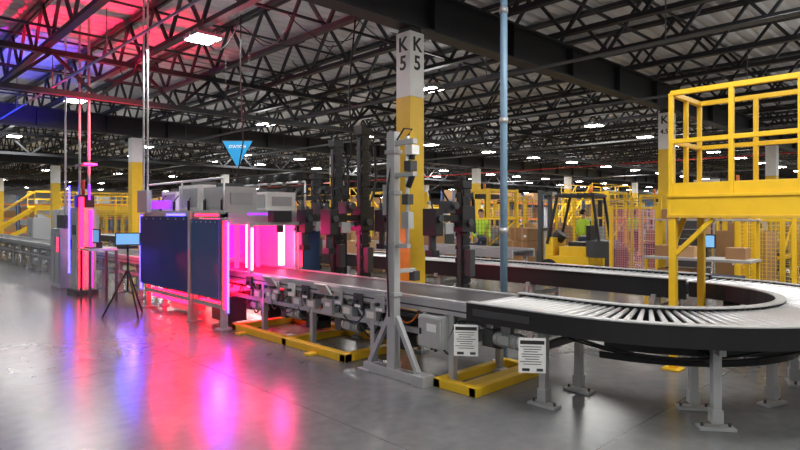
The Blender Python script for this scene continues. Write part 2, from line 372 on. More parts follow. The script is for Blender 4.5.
for x0,x1 in ((XA-.03,XA),(XB,XB+.03)): b.bx(x0,x1,ys,26,.60,.83,black); b.bx(x0-.03,x1+.03,ys,26,.83,.842,lgrey)
b.bx(XA+.02,XB-.02,ys,26,.66,.69,black)
y=ys+.04
while y<26: b.cyl((XA,y,.79),(XB,y,.79),.025,roller,6); y+=.085
y=cy+.4
while y<26:
    leg(b,XA+.06,y,math.pi/2,.2); leg(b,XB-.06,y,math.pi/2,.2); b.bar((XA+.06,y,.45),(XB-.06,y,.45),.05,.06,lgrey); y+=1.8
for (y,h,m) in ((8.8,.25,card2),(11.5,.4,card),(14.6,.3,card),(18,.35,card2)):
    b.bx(XA+.18,XB-.2,y,y+.5,.822,.822+h,m); b.bx(XA+.176,XB-.196,y+.22,y+.28,.822,.824+h,card2)
b.done()
for x,y,z in ((4.02,3.30,.63),(4.0,2.60,.62)):
    b=B('instruction_sign'); T=Tm((x,y,z-.15),math.radians(-52))
    b.box((0,0,0),(.215,.006,.28),paper,T)
    b.box((0,-.004,.105),(.19,.002,.03),ink,T)
    for k in range(8): b.box((-.01+.01*(k%2),-.004,.07-.02*k),(.17-.03*(k%3),.002,.005),ink,T)
    b.box((-.05,-.004,-.115),(.06,.002,.022),ink,T); b.box((.06,-.004,-.115),(.05,.002,.022),dgrey,T)
    b.cyl((x,y,z-.012),(x+.06,y+.02,z-.001),.006,dgrey,6)
    b.done()

# ------------------------------------------------------------------ scan tunnel (built around y 8.12..10.9, then placed)
TD=-.6
b=B('scan_tunnel'); xa,xb,y0,y1=3.86,5.22,8.12,10.9
for x in (xa,xb):
    for y in (y0,9.05,y1): b.bx(x-.04,x+.04,y-.04,y+.04,0,1.62,lgrey); b.bx(x-.09,x+.09,y-.09,y+.09,0,.02,grey)
    b.bx(x-.04,x+.04,y0-.04,y1+.04,1.56,1.64,lgrey); b.bx(x-.03,x+.03,y0,y1,.28,.34,grey)
for y in (y0,y1): b.bx(xa,xb,y-.04,y+.04,1.56,1.64,lgrey)
b.bx(xa-.09,xa-.045,9.02,9.1,0.02,1.66,lgrey)
b.bx(xa-.075,xa-.045,9.12,y1+.15,.42,1.58,blue); b.bx(xa-.075,xa-.045,y0+.02,9.0,.42,1.54,blue2)
for k in range(6): b.cyl((xa-.08,y0+.1+k*.15,1.5),(xa-.085,y0+.1+k*.15,1.5),.012,alu,8); b.cyl((xa-.08,9.25+k*.3,1.54),(xa-.085,9.25+k*.3,1.54),.012,alu,8)
b.bx(4.96,5.40,7.98,8.01,.45,1.36,blue2); b.bx(4.94,4.96,7.97,8.02,.45,1.4,lgrey); b.bx(4.94,5.42,7.97,8.02,1.36,1.4,lgrey); b.bx(5.20,5.23,8.01,8.1,.6,.66,lgrey)
b.bx(xa-.02,xb+.02,y0,y1,1.64,1.67,lgrey)
for (px,py,sx,sy,sz,m) in ((4.2,8.6,.5,.7,.34,lgrey),(4.88,8.6,.5,.7,.28,white),(4.22,9.5,.5,.75,.40,white),(4.88,9.6,.5,.8,.34,lgrey),(4.27,10.4,.5,.6,.32,white),(4.88,10.45,.5,.6,.38,grey)):
    b.box((px,py,1.67+sz/2),(sx,sy,sz),m); b.box((px-sx/2-.008,py,1.67+sz/2),(.012,sy*.8,sz*.75),lgrey); b.box((px,py-sy/2-.008,1.67+sz*.5),(sx*.7,.012,sz*.5),grey)
    b.bx(px-sx*.3,px+sx*.3,py-.14,py+.14,1.67+sz,1.67+sz+.06,dgrey)
for k in range(5): b.cyl((3.92,8.3+k*.55,1.67),(3.92,8.3+k*.55,1.82),.022,black,8); b.sag((3.92,8.3+k*.55,1.82),(4.25,8.45+k*.5,1.98),-.08,.010,dgrey)
b.cyl((xa,y0,2.12),(xa,y1,2.12),.018,alu,8); b.cyl((xb,y0,2.12),(xb,y1,2.12),.018,alu,8)
for x in (xa,xb):
    for y in (y0,9.5,y1): b.cyl((x,y,1.64),(x,y,2.12),.016,alu,8)
for k in range(5): b.box((5.12,8.2+k*.45,2.20),(.12,.16,.14),black); b.cyl((5.06,8.2+k*.45,2.20),(5.0,8.2+k*.45,2.18),.045,dgrey); b.bx(5.15,5.2,8.18+k*.45,8.22+k*.45,2.08,2.14,grey)
b.bx(xa-.03,xa-.022,9.9,y1,1.70,1.84,e_vio); b.bx(xa-.048,xa-.041,9.3,10.0,1.59,1.62,e_blue); b.bx(xa-.048,xa-.041,y0+.1,8.95,1.59,1.61,e_red)
b.bx(4.2,4.7,y0-.045,y0-.04,1.60,1.63,e_vio)
b.bx(xa+.10,xa+.13,y0+.1,y1-.1,.86,1.54,white); b.bx(xb-.13,xb-.10,y0+.1,y1-.1,.5,1.54,white); b.bx(xa+.14,4.5,9.9,9.93,.86,1.49,e_red); b.bx(4.5,xb-.14,9.9,9.93,.86,1.49,e_pink)
b.bx(xa+.14,xb-.14,y0+.15,y1-.15,1.50,1.53,e_pink)
for x,m,w in ((4.06,e_red,.05),(4.24,e_pinkw,.05),(4.40,e_red,.04),(4.80,e_pinkw,.08)):
    b.bx(x-w/2,x+w/2,y0-.02,y0+.04,.84,1.5,m)
b.bx(xa+.05,xb-.05,y0-.03,y0+.02,1.46,1.56,lgrey)
b.bx(xa-.035,xa-.02,8.0,8.07,.3,1.52,e_red)
for x in (4.05,4.86): b.bx(x,x+.06,7.75,7.82,.80,1.45,lgrey)
b.bx(4.07,4.1,7.74,7.75,.84,1.42,e_pinkw); b.bx(4.88,4.90,7.74,7.75,.84,1.42,e_red)
b.bx(4.05,4.92,7.76,7.81,1.45,1.5,lgrey); b.bx(4.4,4.7,7.7,7.86,1.5,1.66,black); b.cyl((4.55,7.78,1.45),(4.55,7.78,1.35),.05,black)
b.bx(xa+.03,xa+.05,y0+.2,8.95,.26,.36,e_red); b.bx(xa+.03,xa+.05,9.2,y1-.1,.20,.36,e_red); b.bx(xa+.2,xb-.2,y0+.1,y1-.2,.50,.53,e_red)
b.bx(xa-.05,xa-.035,y1+.17,y1+.25,.3,1.6,e_blue); b.bx(xa-.035,xa-.02,7.93,7.96,.25,1.5,e_blue)
b.bx(xa-.045,xa-.0,7.93,8.08,1.52,1.56,lgrey); b.bx(xa-.045,xa-.0,y1+.03,y1+.26,1.6,1.63,lgrey)
for k in range(6): b.sag((xa+.1,8.3+k*.4,.5),(xa+.15,8.6+k*.4,.45),.25,.012,black)
b.bx(xa+.15,xa+.45,8.3,8.8,.05,.42,dgrey); b.bx(xa+.15,xa+.45,9.6,10.3,.05,.40,grey)
b.done(.004,(0,TD,0))
def spot(nm,loc,d,e,c,ang=100,blend=.8,r=.1):
    l=bpy.data.lights.new(nm,'SPOT'); l.energy=e; l.color=c; l.spot_size=math.radians(ang); l.spot_blend=blend; l.shadow_soft_size=r
    o=bpy.data.objects.new(nm,l); S.collection.objects.link(o); o.location=loc; o.rotation_euler=Vector(d).to_track_quat('-Z','Y').to_euler(); return o
spot('scan_lamp_magenta',(4.5,7.05,1.35),(.1,-1,-.35),50,(1,.01,.20),120,.8,.1)
spot('scan_lamp_red',(3.7,9.1,1.0),(-1,-.9,-.5),130,(1,.0,.01),120,.8,.08)
spot('scan_lamp_red',(3.7,7.8,.9),(-1,-1,-.5),110,(1,.0,.015),120,.8,.08)
spot('scan_lamp_blue',(3.7,7.35,.9),(-1,-1,-.5),75,(.06,.03,1),120,.8,.08)
spot('scan_lamp_blue',(3.7,10.7,1.0),(-1,-1,-.5),110,(.06,.03,1),120,.8,.08)
spot('station_lamp_red',(3.6,12.2,2.2),(0.1,.35,1),2400,(1,.0,.05),85)
spot('station_lamp_red',(4.3,8.4,2.35),(-.1,-.15,1),800,(1,.0,.08),95)
spot('station_lamp_blue',(3.7,15.6,2.0),(-.35,.6,1),1800,(.04,.03,1),90)
spot('station_lamp_blue',(3.3,12.4,1.9),(-.8,-.3,.8),300,(.04,.03,1),90)

# ------------------------------------------------------------------ gantry robots
def tower(x,y,H):
    b=B('robot_gantry')
    b.bx(-.16,.16,-.16,.16,0,.03,dgrey); b.bx(-.06,.06,-.06,.06,.03,H,blackm); b.bx(-.08,-.06,-.03,.03,.2,H-.05,dgrey)
    k=.3
    while k<H-.1:
        b.bx(-.072,.072,-.07,.07,k,k+.05,black); b.bx(.06,.12,-.04,.04,k+.06,k+.15,black); k+=.17
    b.bx(-.09,.09,-.08,.08,H,H+.1,black); b.cyl((0,0,H+.1),(0,0,H+.16),.04,black,14)
    b.bx(-.13,.12,-.11,.11,1.38,1.72,black); b.bx(-.62,.1,-.07,-.01,1.52,1.60,blackm); b.bx(-.62,.1,.03,.08,1.44,1.5,grey)
    b.bx(-.66,-.52,-.12,.10,1.34,1.68,black); b.cyl((-.59,0,1.34),(-.59,0,1.15),.05,dgrey,14); b.bx(-.65,-.53,-.07,.07,1.08,1.16,black)
    b.cyl((-.3,-.10,1.72),(-.3,-.16,1.72),.05,dgrey,14); b.bx(-.37,-.24,-.08,.09,1.62,1.78,dgrey)
    b.cyl((-.59,-.125,1.55),(-.59,-.16,1.55),.045,dgrey,14); b.cyl((0,-.115,1.5),(0,-.15,1.5),.05,dgrey,14); b.bx(-.45,-.3,-.10,-.07,1.36,1.5,grey)
    b.path([(.10,0,H),(.22,0,H-.15),(.25,0,H-.6),(.2,0,1.9),(.1,0,1.7)],.02,black); b.path([(-.1,.1,1.7),(-.35,.1,1.98),(-.6,.05,1.9),(-.58,0,1.66)],.013,black)
    b.path([(-.06,-.07,2.3 if H>2.35 else H-.1),(-.17,-.1,2.15),(-.14,-.1,1.9),(-.08,-.08,1.7)],.012,black)
    b.bx(-.05,.05,-.17,-.06,.8,1.15,dgrey)
    b.done(.004,(x,y,0))
tower(5.52,7.12,2.65); tower(5.28,6.2,2.72); tower(6.6,6.6,2.4); tower(6.7,9.3,2.3); tower(5.9,4.9,1.95)
b=B('gantry_rail'); b.bx(5.95,6.03,7.4,9.6,1.86,1.94,blackm)
for y in (7.5,8.3,9.5): b.bx(5.96,6.02,y-.03,y+.03,0,1.86,blackm)
for y in (7.6,8.0,8.7,9.2): b.box((5.98,y,2.02),(.14,.18,.14),black); b.cyl((5.9,y,2.0),(5.84,y,2.0),.05,dgrey)
for y in (7.7,8.1,8.6): b.cyl((5.92,y,1.86),(5.92,y,1.6),.04,dgrey)
b.sag((6.0,7.6,1.95),(6.0,9.0,1.95),.35,.016,black); b.done(.004)

b=B('conduit_riser'); b.cyl((5.20,3.74,0),(5.20,3.74,ZR-.01),.04,bluepipe,16)
for z in (1.4,2.6,3.8,5.0): b.cyl((5.20,3.74,z),(5.20,3.74,z+.06),.048,lgrey,16)
b.bx(5.12,5.3,3.69,3.84,0,.02,grey); b.done()

b=B('pennant_sign'); T=Tm((4.94,9.14,2.88),FACE)
b.prism([(-.26,0),(0,-.46),(.26,0)],.008,cyan,T); b.bar(T@Vector((-.27,0,.005)),T@Vector((.27,0,.005)),.012,.012,dgrey)
b.cyl(T@Vector((-.2,0,0)),T@Vector((-.2,0,1.9)),.0015,dgrey,5); b.cyl(T@Vector((.2,0,0)),T@Vector((.2,0,1.9)),.0015,dgrey,5)
o=b.done(); text('STATION',.07,T@Vector((0,-.008,-.12)),(math.pi/2,0,FACE),paper,o)

# ------------------------------------------------------------------ left control station
b=B('control_cabinet'); x,y=3.6,12.9
b.bx(x-.25,x+.15,y-.3,y+.4,0,.1,dgrey); b.bx(x-.2,x+.12,y-.25,y+.35,.1,1.75,grey); b.bx(x-.215,x-.2,y-.2,y+.3,.2,1.68,lgrey)
b.bx(x-.225,x-.215,y-.1,y+.12,1.2,1.4,dgrey); b.bx(x-.23,x-.215,y+.2,y+.23,.9,1.1,black)
b.bx(x-.2,x-.12,y-.29,y-.255,.15,1.95,e_red); b.bx(x-.02,x+.04,y-.29,y-.255,.15,1.7,e_pink); b.bx(x-.22,x-.19,y+.38,y+.42,.4,2.2,e_blue)
b.bx(x-.15,x+.1,y-.2,y+.25,1.75,2.0,black); b.bx(x-.04,x+.0,y-.31,y-.29,1.9,2.2,e_vio)
for dx,dy in ((0,-.2),(.05,.0),(-.05,.25)): b.cyl((x+dx,y+dy,1.9),(x+dx,y+dy,ZR-.01),.024,alu,8)
b.bx(x-.12,x+.12,y-.3,y+.35,2.6,2.64,grey)
b.cyl((x-.05,y,2.0),(x-.05,y,2.3),.03,red); b.done(.004)
b=B('control_cabinet'); x,y=3.65,14.6
b.bx(x-.2,x+.12,y-.4,y+.4,.0,1.3,lgrey); b.bx(x-.215,x-.2,y-.35,y-.02,.1,1.2,grey); b.bx(x-.215,x-.2,y+.02,y+.35,.1,1.2,grey); b.bx(x-.1,x+.1,y-.3,y+.3,1.3,1.6,dgrey); b.bx(x-.222,x-.216,y-.3,y-.2,.8,1.1,e_red); b.cyl((x,y,1.6),(x,y,ZR-.01),.022,alu,8); b.done(.004)
b=B('drop_conduit')
for dy in (0,.18): b.cyl((3.78,10.1+dy,2.0),(3.78,10.1+dy,ZR-.01),.018,alu,8)
b.bx(3.72,3.80,9.98,10.42,1.645,2.02,grey); b.done()
b=B('tripod_monitor'); x,y=3.25,9.5
for a in (0.6,2.7,4.8): b.cyl((x,y,.75),(x+.36*math.cos(a),y+.36*math.sin(a),.01),.014,black,8); b.cyl((x,y,.4),(x+.2*math.cos(a),y+.2*math.sin(a),.37),.008,black,6)
b.cyl((x,y,.4),(x,y,1.15),.016,black,8); T=Tm((x,y,1.22),FACE+.4,math.radians(-12)); b.box((0,0,0),(.36,.03,.2),black,T); b.box((0,-.017,0),(.33,.004,.17),e_scr,T); b.box((0,0,-.13),(.3,.16,.02),black,T)
b.done()
b=B('control_desk')
b.bx(3.2,3.7,11.3,11.9,.95,.99,lgrey)
for px in (3.23,3.67):
    for py in (11.33,11.87): b.bx(px-.02,px+.02,py-.02,py+.02,0,.95,dgrey)
b.bx(3.4,3.43,11.4,11.8,1.08,1.34,black); b.bx(3.42,3.5,11.55,11.65,.99,1.1,black); b.bx(3.395,3.4,11.42,11.78,1.1,1.32,e_scr); b.bx(3.25,3.36,11.42,11.78,.99,1.01,black); b.done(.003)

# ------------------------------------------------------------------ crossover platform
def rail(b,p,q,z,m=yellow,toe=True,step=.58,ends=(1,1),dz=0):
    p=Vector((*p,0));q=Vector((*q,0));L=(q-p).length;n=max(1,round(L/step))
    for k in range(n+1):
        if (k==0 and not ends[0]) or (k==n and not ends[1]): continue
        c=p.lerp(q,k/n); b.bx(c.x-.022,c.x+.022,c.y-.022,c.y+.022,z-.1,z+1.05,m)
    for h,t in ((1.05,.05),(.55,.045)): b.bar(p+Vector((0,0,z+h+dz)),q+Vector((0,0,z+h+dz)),t,t,m)
    if toe: b.bar(p+Vector((0,0,z+.06+dz)),q+Vector((0,0,z+.06+dz)),.012,.12,m)
b=B('crossover_platform'); pa,pb,qa,qb=6.2,7.02,2.35,-1.6; zt=1.81
b.bx(pa-.03,pa,qb,qa,zt-.24,zt,yellow); b.bx(pb,pb+.03,qb,qa,zt-.24,zt,yellow); b.bx(pa-.03,pb+.03,qa,qa+.03,zt-.24,zt,yellow); b.bx(pa-.03,pb+.03,qb-.03,qb,zt-.24,zt,yellow)
b.bx(pa-.045,pa-.03,qb,qa+.03,zt-.24,zt-.21,yellow_d); b.bx(pa-.045,pa-.03,qb,qa+.03,zt-.03,zt,yellow)
b.bx(pa,pb,qb,qa,zt-.04,zt-.002,yellow_d)
y=qb+.3
while y<qa: b.bx(pa,pb,y-.03,y+.03,zt-.2,zt-.04,yellow_d); y+=.6
rail(b,(pa,qa),(pa,qb),zt,step=.6); rail(b,(pb,qa),(pb,qb),zt,step=.6); rail(b,(pa+.02,qa),(pb-.02,qa),zt,step=.5,ends=(0,0),dz=-.003)
for x in (pa,pb):
    for y in (qa-.02,qb+.05):
        b.bx(x-.035,x+.035,y-.035,y+.035,0,zt-.245,yellow); b.bx(x-.09,x+.09,y-.09,y+.09,0,.02,yellow)
b.bar((pa,qa-.05,1.2),(pa,qa-.4,zt-.25),.045,.045,yellow); b.bar((pa+.03,qa,1.25),(pa+.35,qa,zt-.25),.045,.045,yellow)
for k in range(8):
    z=zt-.2*(k+1); y=qb-.05-.22*(k+1)+.1; b.bx(pa+.05,pb-.05,y-.13,y+.1,z-.02,z+.02,yellow_d)
for x in (pa+.03,pb-.03):
    b.bar((x,qb,zt-.1),(x,qb-1.95,.1),.04,.16,yellow); b.bar((x,qb,zt+.95),(x,qb-1.95,1.0),.045,.045,yellow); b.bar((x,qb-1.95,0),(x,qb-1.95,1.0),.045,.045,yellow)
b.done(.003)

# ------------------------------------------------------------------ background things
def fence(p,q,h=1.75,m=yellow,mm=dgrey,name='safety_fence',step=1.25,cell=.11):
    b=B(name); p=Vector((*p,0));q=Vector((*q,0));L=(q-p).length;n=max(1,round(L/step))
    for k in range(n+1):
        c=p.lerp(q,k/n); b.bx(c.x-.035,c.x+.035,c.y-.035,c.y+.035,0,h+.05,m); b.bx(c.x-.08,c.x+.08,c.y-.08,c.y+.08,0,.015,m)
    for z in (.15,h): b.bar(p+Vector((0,0,z)),q+Vector((0,0,z)),.035,.035,m)
    z=.15
    while z<h: b.bar(p+Vector((0,0,z)),q+Vector((0,0,z)),.007,.007,mm); z+=cell
    k=0
    while k<L:
        c=p.lerp(q,k/L); b.bx(c.x-.0035,c.x+.0035,c.y-.0035,c.y+.0035,.15,h,mm); k+=cell
    return b.done()
fence((12.3,8.9),(12.3,14.5),1.5); fence((11.2,15.5),(11.2,22),1.5); fence((12.2,4.9),(12.2,5.9),1.75,yellow,pinkmesh,'mesh_gate',1.0,.05)
fence((12.2,1.6),(12.2,3.4),1.5,yellow,yellow,'mesh_cage',.9,.07); fence((12.3,3.45),(13.4,3.45),1.5,yellow,yellow,'mesh_cage',.6,.07)
fence((17.5,6.5),(17.5,13),2.1); fence((20,2),(20,5.2),2.1); fence((22,11),(25.5,11),2.0); fence((18,22.6),(26,22.6),2.0); fence((9.6,25),(9.6,31),1.6)
fence((30,10.5),(38,10.5),2.0);fence((10,34.8),(15,34.8),1.8)
def stack(b):
    for k in range(5): b.bx(-.6,.6,-.5+.22*k,-.38+.22*k,.11,.14,wood)
    for k in (-.55,0,.45): b.bx(k,k+.1,-.5,.5,0,.11,wood)
def pallet(x,y,rz):
    b=B('pallet_of_boxes'); stack(b); nz=random.choice([1,2,3,3])
    for i in range(2):
        for j in range(3):
            for k in range(nz-(random.random()<.3)):
                b.bx(-.57+.58*i,-.01+.58*i,-.49+.33*j,-.17+.33*j,.145+.36*k,.495+.36*k,random.choice([card,card,card2]))
                b.bx(-.575+.58*i,-.571+.58*i,-.36+.33*j,-.3+.33*j,.145+.36*k,.49+.36*k,card2)
                if random.random()<.3: b.bx(-.576+.58*i,-.572+.58*i,-.46+.33*j,-.38+.33*j,.25+.36*k,.31+.36*k,paper)
    return b.done(0,(x,y,0),rz)
def gaylord(x,y,rz):
    b=B('bulk_carton'); stack(b)
    h=random.uniform(.9,1.25); b.bx(-.56,.56,-.48,-.46,.14,h,card); b.bx(-.56,.56,.46,.48,.14,h,card); b.bx(-.56,-.54,-.46,.46,.14,h,card); b.bx(.54,.56,-.46,.46,.14,h,card); b.bx(-.54,.54,-.46,.46,.14,h-.15,card2)
    b.bx(-.565,-.561,-.15,.15,.5,.75,paper)
    for k in range(4): q=random.uniform(-.4,.1); r_=random.uniform(-.35,.05); b.bx(q,q+.35,r_,r_+.3,h-.149,h+random.uniform(0,.25),random.choice([card,card2]))
    return b.done(0,(x,y,0),rz)
def rollcage(x,y,rz):
    b=B('roll_cage')
    for px in (-.4,.4):
        for py in (-.35,.35): b.bar((px,py,.12),(px,py,1.75),.03,.03,alu); b.cyl((px,py-.02,.06),(px,py+.02,.06),.06,black,10)
    b.bx(-.42,.42,-.37,.37,.12,.16,lgrey)
    for k in range(8):
        z=.3+k*.2
        b.bar((-.4,-.35,z),(-.4,.35,z),.012,.012,alu); b.bar((.4,-.35,z),(.4,.35,z),.012,.012,alu); b.bar((-.4,.35,z),(.4,.35,z),.012,.012,alu)
    for k in range(random.choice([2,3,4])): b.bx(-.36,.0,-.3,.3,.165+.34*k,.49+.34*k,random.choice([card,card2,dgrey])); b.bx(.02,.36,-.3,.3,.165+.34*k,.46+.34*k,random.choice([card,rackblue,dgrey]))
    return b.done(0,(x,y,0),rz)
def workstation(x,y,rz):
    b=B('packing_workstation')
    b.bx(-.8,.8,-.35,.35,.86,.9,lgrey)
    for px in (-.76,.76):
        for py in (-.31,.31): b.bx(px-.025,px+.025,py-.025,py+.025,0,2.0 if py>0 else .86,yellow)
    b.bx(-.8,.8,.2,.34,1.5,1.53,lgrey); b.bx(-.8,.8,.28,.34,1.96,2.02,yellow); b.bx(-.7,.7,-.3,.3,.3,.33,grey)
    b.bx(-.1,.2,.1,.13,1.05,1.28,black); b.bx(-.08,.18,.095,.1,1.07,1.26,e_scr); b.bx(.03,.07,.11,.2,.9,1.1,black)
    for q in (-.7,-.35,.4): b.bx(q,q+.28,-.1,.2,.9,1.08,random.choice([card,card2])); b.bx(q,q+.25,.21,.33,1.53,1.7,random.choice([card,rackblue,card2]))
    b.bx(-.6,-.1,-.25,.25,.33,.7,card); b.bx(.1,.6,-.25,.25,.33,.62,rackblue); b.bx(-.2,.2,.3,.33,2.02,2.2,lgrey); b.bx(-.12,.12,.295,.3,2.08,2.15,ink)
    b.done(.003,(x,y,0),rz)
def palletizer(x,y,rz):
    b=B('palletizing_machine')
    for px in (-.7,.7):
        for py in (-.6,.6): b.bx(px-.05,px+.05,py-.05,py+.05,0,2.4,yellow); b.bx(px-.1,px+.1,py-.1,py+.1,0,.02,dgrey)
    for z in (.6,1.5,2.35):
        for py in (-.6,.6): b.bx(-.7,.7,py-.04,py+.04,z-.04,z+.04,yellow)
        for px in (-.7,.7): b.bx(px-.035,px+.035,-.6,.6,z-.035,z+.035,yellow)
    b.bx(-.6,.6,-.5,.5,.62,.72,dgrey); b.bx(-.3,.3,-.3,.3,.72,1.2,grey); b.cyl((0,0,1.2),(0,0,2.2),.08,blackm); b.bx(-.5,.5,-.1,.1,2.1,2.25,blackm); b.bx(-.8,-.72,-.3,.3,1.0,1.5,lgrey); b.bx(-.805,-.8,-.2,.2,1.1,1.4,black)
    b.bar((-.7,-.6,.64),(.7,-.6,1.46),.04,.04,yellow); b.cyl((.6,.6,2.4),(.6,.6,2.65),.04,orange); b.cyl((-.4,-.3,.3),(.4,-.3,.3),.12,dgrey)
    b.done(.004,(x,y,0),rz)
PL=[]
for (x,y,f) in ((14.7,11.2,palletizer),(14.5,9.7,pallet),(15.2,12.8,pallet),(13.8,14.3,palletizer),(17,2.2,pallet),(16.4,4.1,palletizer),(19.0,9.6,palletizer),(21.2,8.3,pallet),(23,9,palletizer),(16.6,15.6,pallet),
    (14.6,3.9,gaylord),(15.2,2.4,gaylord),(19.2,11.5,gaylord),(14,16.7,gaylord),(12.8,18.2,gaylord),(22,13,gaylord),(24.0,12.6,gaylord),(21,15,palletizer),
    (13.3,11.9,rollcage),(19,4.2,rollcage),(18.9,7.4,rollcage),(12.4,20.7,rollcage),(12.6,23,rollcage),(16,21.3,palletizer),(16.2,10.4,gaylord),(16.4,12.2,pallet),(11.2,10.2,rollcage),(11.2,12.2,gaylord),
    (10.2,3.4,workstation),(13.2,4.6,rollcage),(10.9,13.9,pallet),(18.6,13.9,pallet),(16.2,6.4,rollcage),(18.8,2.4,gaylord),(17.8,17,workstation),(21.5,5.9,workstation),(22.8,4.0,pallet),(21.5,2.4,pallet),
    (10.2,1.2,gaylord),(12.6,.2,pallet),(13.4,-1.3,gaylord),(15,.6,rollcage),(16.9,.4,pallet),(8.9,-.4,rollcage)):
    f(x,y,math.pi/2*(-1 if f is workstation else 0)+random.uniform(-.06,.06)); PL.append((x,y))
RK=[]
def rack(x,y,L,rz,levels=3,H=3.2):
    b=B('pallet_rack'); n=int(L/2.6); RK.append((x-1,x+L+1,y-1,y+2))
    for k in range(n+1):
        for d in (0,1.0): b.bx(k*2.6-.05,k*2.6+.05,d-.05,d+.05,0,H,rackblue)
        for j in range(4): b.bar((k*2.6,0,.3+j*.7),(k*2.6,1.0,min(H,.75+j*.7)),.03,.03,rackblue)
    for l in range(levels):
        z=.15+l*1.15
        for d in (0,1.0): b.bx(0,n*2.6,d-.03,d+.03,z-.06,z+.06,orange)
        for k in range(n):
            for q in range(2):
                if random.random()<.8:
                    h=random.uniform(.5,.9); b.bx(k*2.6+.15+q*1.2,k*2.6+1.2+q*1.2,.05,.95,z+.07,z+.07+h,random.choice([card,card2,card,grey]))
    return b.done(0,(x,y,0),rz)
rack(26,13,10.4,0,2,2.3); rack(28,24,15.6,0); rack(38,14.5,15.6,0,2,2.4); rack(22,40,18.2,0); rack(14,52,18.2,0); rack(46,28,15.6,0); rack(8,56,10.4,0)
for x_ in (9.7,16.3,20.2): RK.append((x_-1.2,x_+1.2,4,46))
for r_ in ((27.5,38,15,20),(37,48.5,7.5,12.5),(5,16,34,46.5),(21,25,24,35.5),(17.5,21.5,17.5,22)): RK.append(r_)
random.seed(3)
for k in range(500):
    x=random.uniform(17.5,62); y=random.uniform(7,66)
    if x-y<-35 or min(abs(y-c) for c in (5.6,10.5,11,19.4,22.6,33,34.8,47,61))<1.0: continue
    if any(r[0]-.5<x<r[1]+.5 and r[2]-.5<y<r[3]+.5 for r in RK): continue
    if any((x-p[0])**2+(y-p[1])**2<3.6 for p in PL): continue
    PL.append((x,y)); random.choice([pallet,gaylord,rollcage,palletizer,workstation])(x,y,random.choice([0,1.57]))
    if len(PL)>150: break

def linecv(x,y0,y1,h=.9,m=yellow):
    b=B('transfer_conveyor'); b.bx(-.35,.35,y0,y1,h-.04,h-.01,belt); b.bx(-.4,-.35,y0,y1,h-.14,h+.03,m); b.bx(.35,.4,y0,y1,h-.14,h+.03,m)
    y=y0+.2
    while y<y1:
        for q in (-.37,.37): b.bx(q-.03,q+.03,y-.03,y+.03,0,h-.1,lgrey)
        b.bx(-.37,.37,y-.02,y+.02,.3,.35,lgrey); y+=1.6
    k=y0+.5
    while k<y1-.6:
        if random.random()<.6: hh=random.uniform(.2,.45); b.bx(-.24,.24,k,k+.55,h-.008,h+hh,random.choice([card,card2]))
        k+=random.uniform(.8,1.5)
    b.done(0,(x,0,0))
linecv(9.7,6.5,23,.9,lgrey); linecv(16.3,24,40,.9); linecv(20.2,24,45,1.2)

def mezz(x,y,rz,W=6,H=2.3):
    b=B('mezzanine_stair')
    b.bx(0,W,0,2,H-.2,H,yellow)
    for px in (0.05,W/2,W-.05):
        for py in (.05,1.95): b.bx(px-.07,px+.07,py-.07,py+.07,0,H-.2,yellow)
    rail(b,(0,0),(W,0),H,step=1.5); rail(b,(0,2),(W,2),H,step=1.5); rail(b,(W,0),(W,2),H,step=1,ends=(0,0))
    n=11
    for k in range(n): b.bx(-.25*(k+1),-.25*k+.02,.1,1.0,H-(k+1)*H/n-.02,H-(k+1)*H/n+.02 if k<n-1 else .03,yellow_d)
    for py in (.1,1.0): b.bar((0,py,H-.1),(-.25*n,py,.1),.05,.2,yellow); b.bar((0,py,H+.95),(-.25*n,py,.98),.05,.05,yellow); b.bar((-.25*n,py,0),(-.25*n,py,1.0),.05,.05,yellow)
    b.bar((0,.05,H-.2),(W/2,.05,.4),.05,.05,yellow); b.done(0,(x,y,0),rz)
mezz(8.8,37,math.radians(-10),5,1.7); mezz(9,43,0,6,2.1); mezz(31.5,16.4,0,5,2.4); mezz(41,9,0,6,2.4); mezz(24,28,1.57,4.5,2.3)

def forklift(x,y,rz):
    b=B('forklift')
    b.bx(-.9,.55,-.5,.5,.25,.62,yellow); b.prism([(-1.15,.3),(-.55,.22),(-.45,1.0),(-.95,1.0),(-1.15,.8)],1.0,dgrey,Tm((0,0,0)))
    b.bx(-.45,.2,-.45,.45,.62,.85,yellow); b.bx(-.4,.05,-.25,.25,.85,.95,black); b.bx(-.48,-.38,-.25,.25,.9,1.35,black)
    b.bx(.35,.55,-.45,.45,.62,1.05,yellow); b.cyl((.3,0,1.15),(.42,0,1.0),.16,black,16)
    for py in (-.45,.45):
        b.bar((.5,py,.9),(.25,py,2.05),.06,.06,black); b.bar((-.75,py,.95),(-.6,py,2.05),.06,.06,black)
        b.cyl((.45,py-.12,.27),(.45,py+.12,.27),.27,black,20); b.cyl((.45,py-.13,.27),(.45,py+.13,.27),.13,yellow,14)
        b.cyl((-.75,py-.1,.22),(-.75,py+.1,.22),.22,black,20)
        b.bx(.68,.78,py*.7-.05,py*.7+.05,.05,2.2,dgrey); b.bx(.8,1.6,py*.6-.06,py*.6+.06,.06,.10,dgrey); b.bx(.78,.83,py*.6-.06,py*.6+.06,.06,.7,dgrey)
    b.bx(-.65,.3,-.5,.5,2.03,2.09,black)
    for k in range(6): b.bx(-.6+.16*k,-.56+.16*k,-.48,.48,2.09,2.12,black)
    for z in (.3,1.2,2.1): b.bx(.68,.78,-.35,.35,z,z+.08,dgrey)
    b.cyl((.72,0,.2),(.72,0,1.8),.04,alu); b.cyl((-.5,.3,2.12),(-.5,.3,2.22),.05,orange); b.bx(.3,.36,-.4,-.25,1.9,2.0,yellow)
    b.done(.008,(x,y,0),rz)
forklift(12.9,7.2,math.radians(100)); forklift(19.5,20.6,math.radians(80))

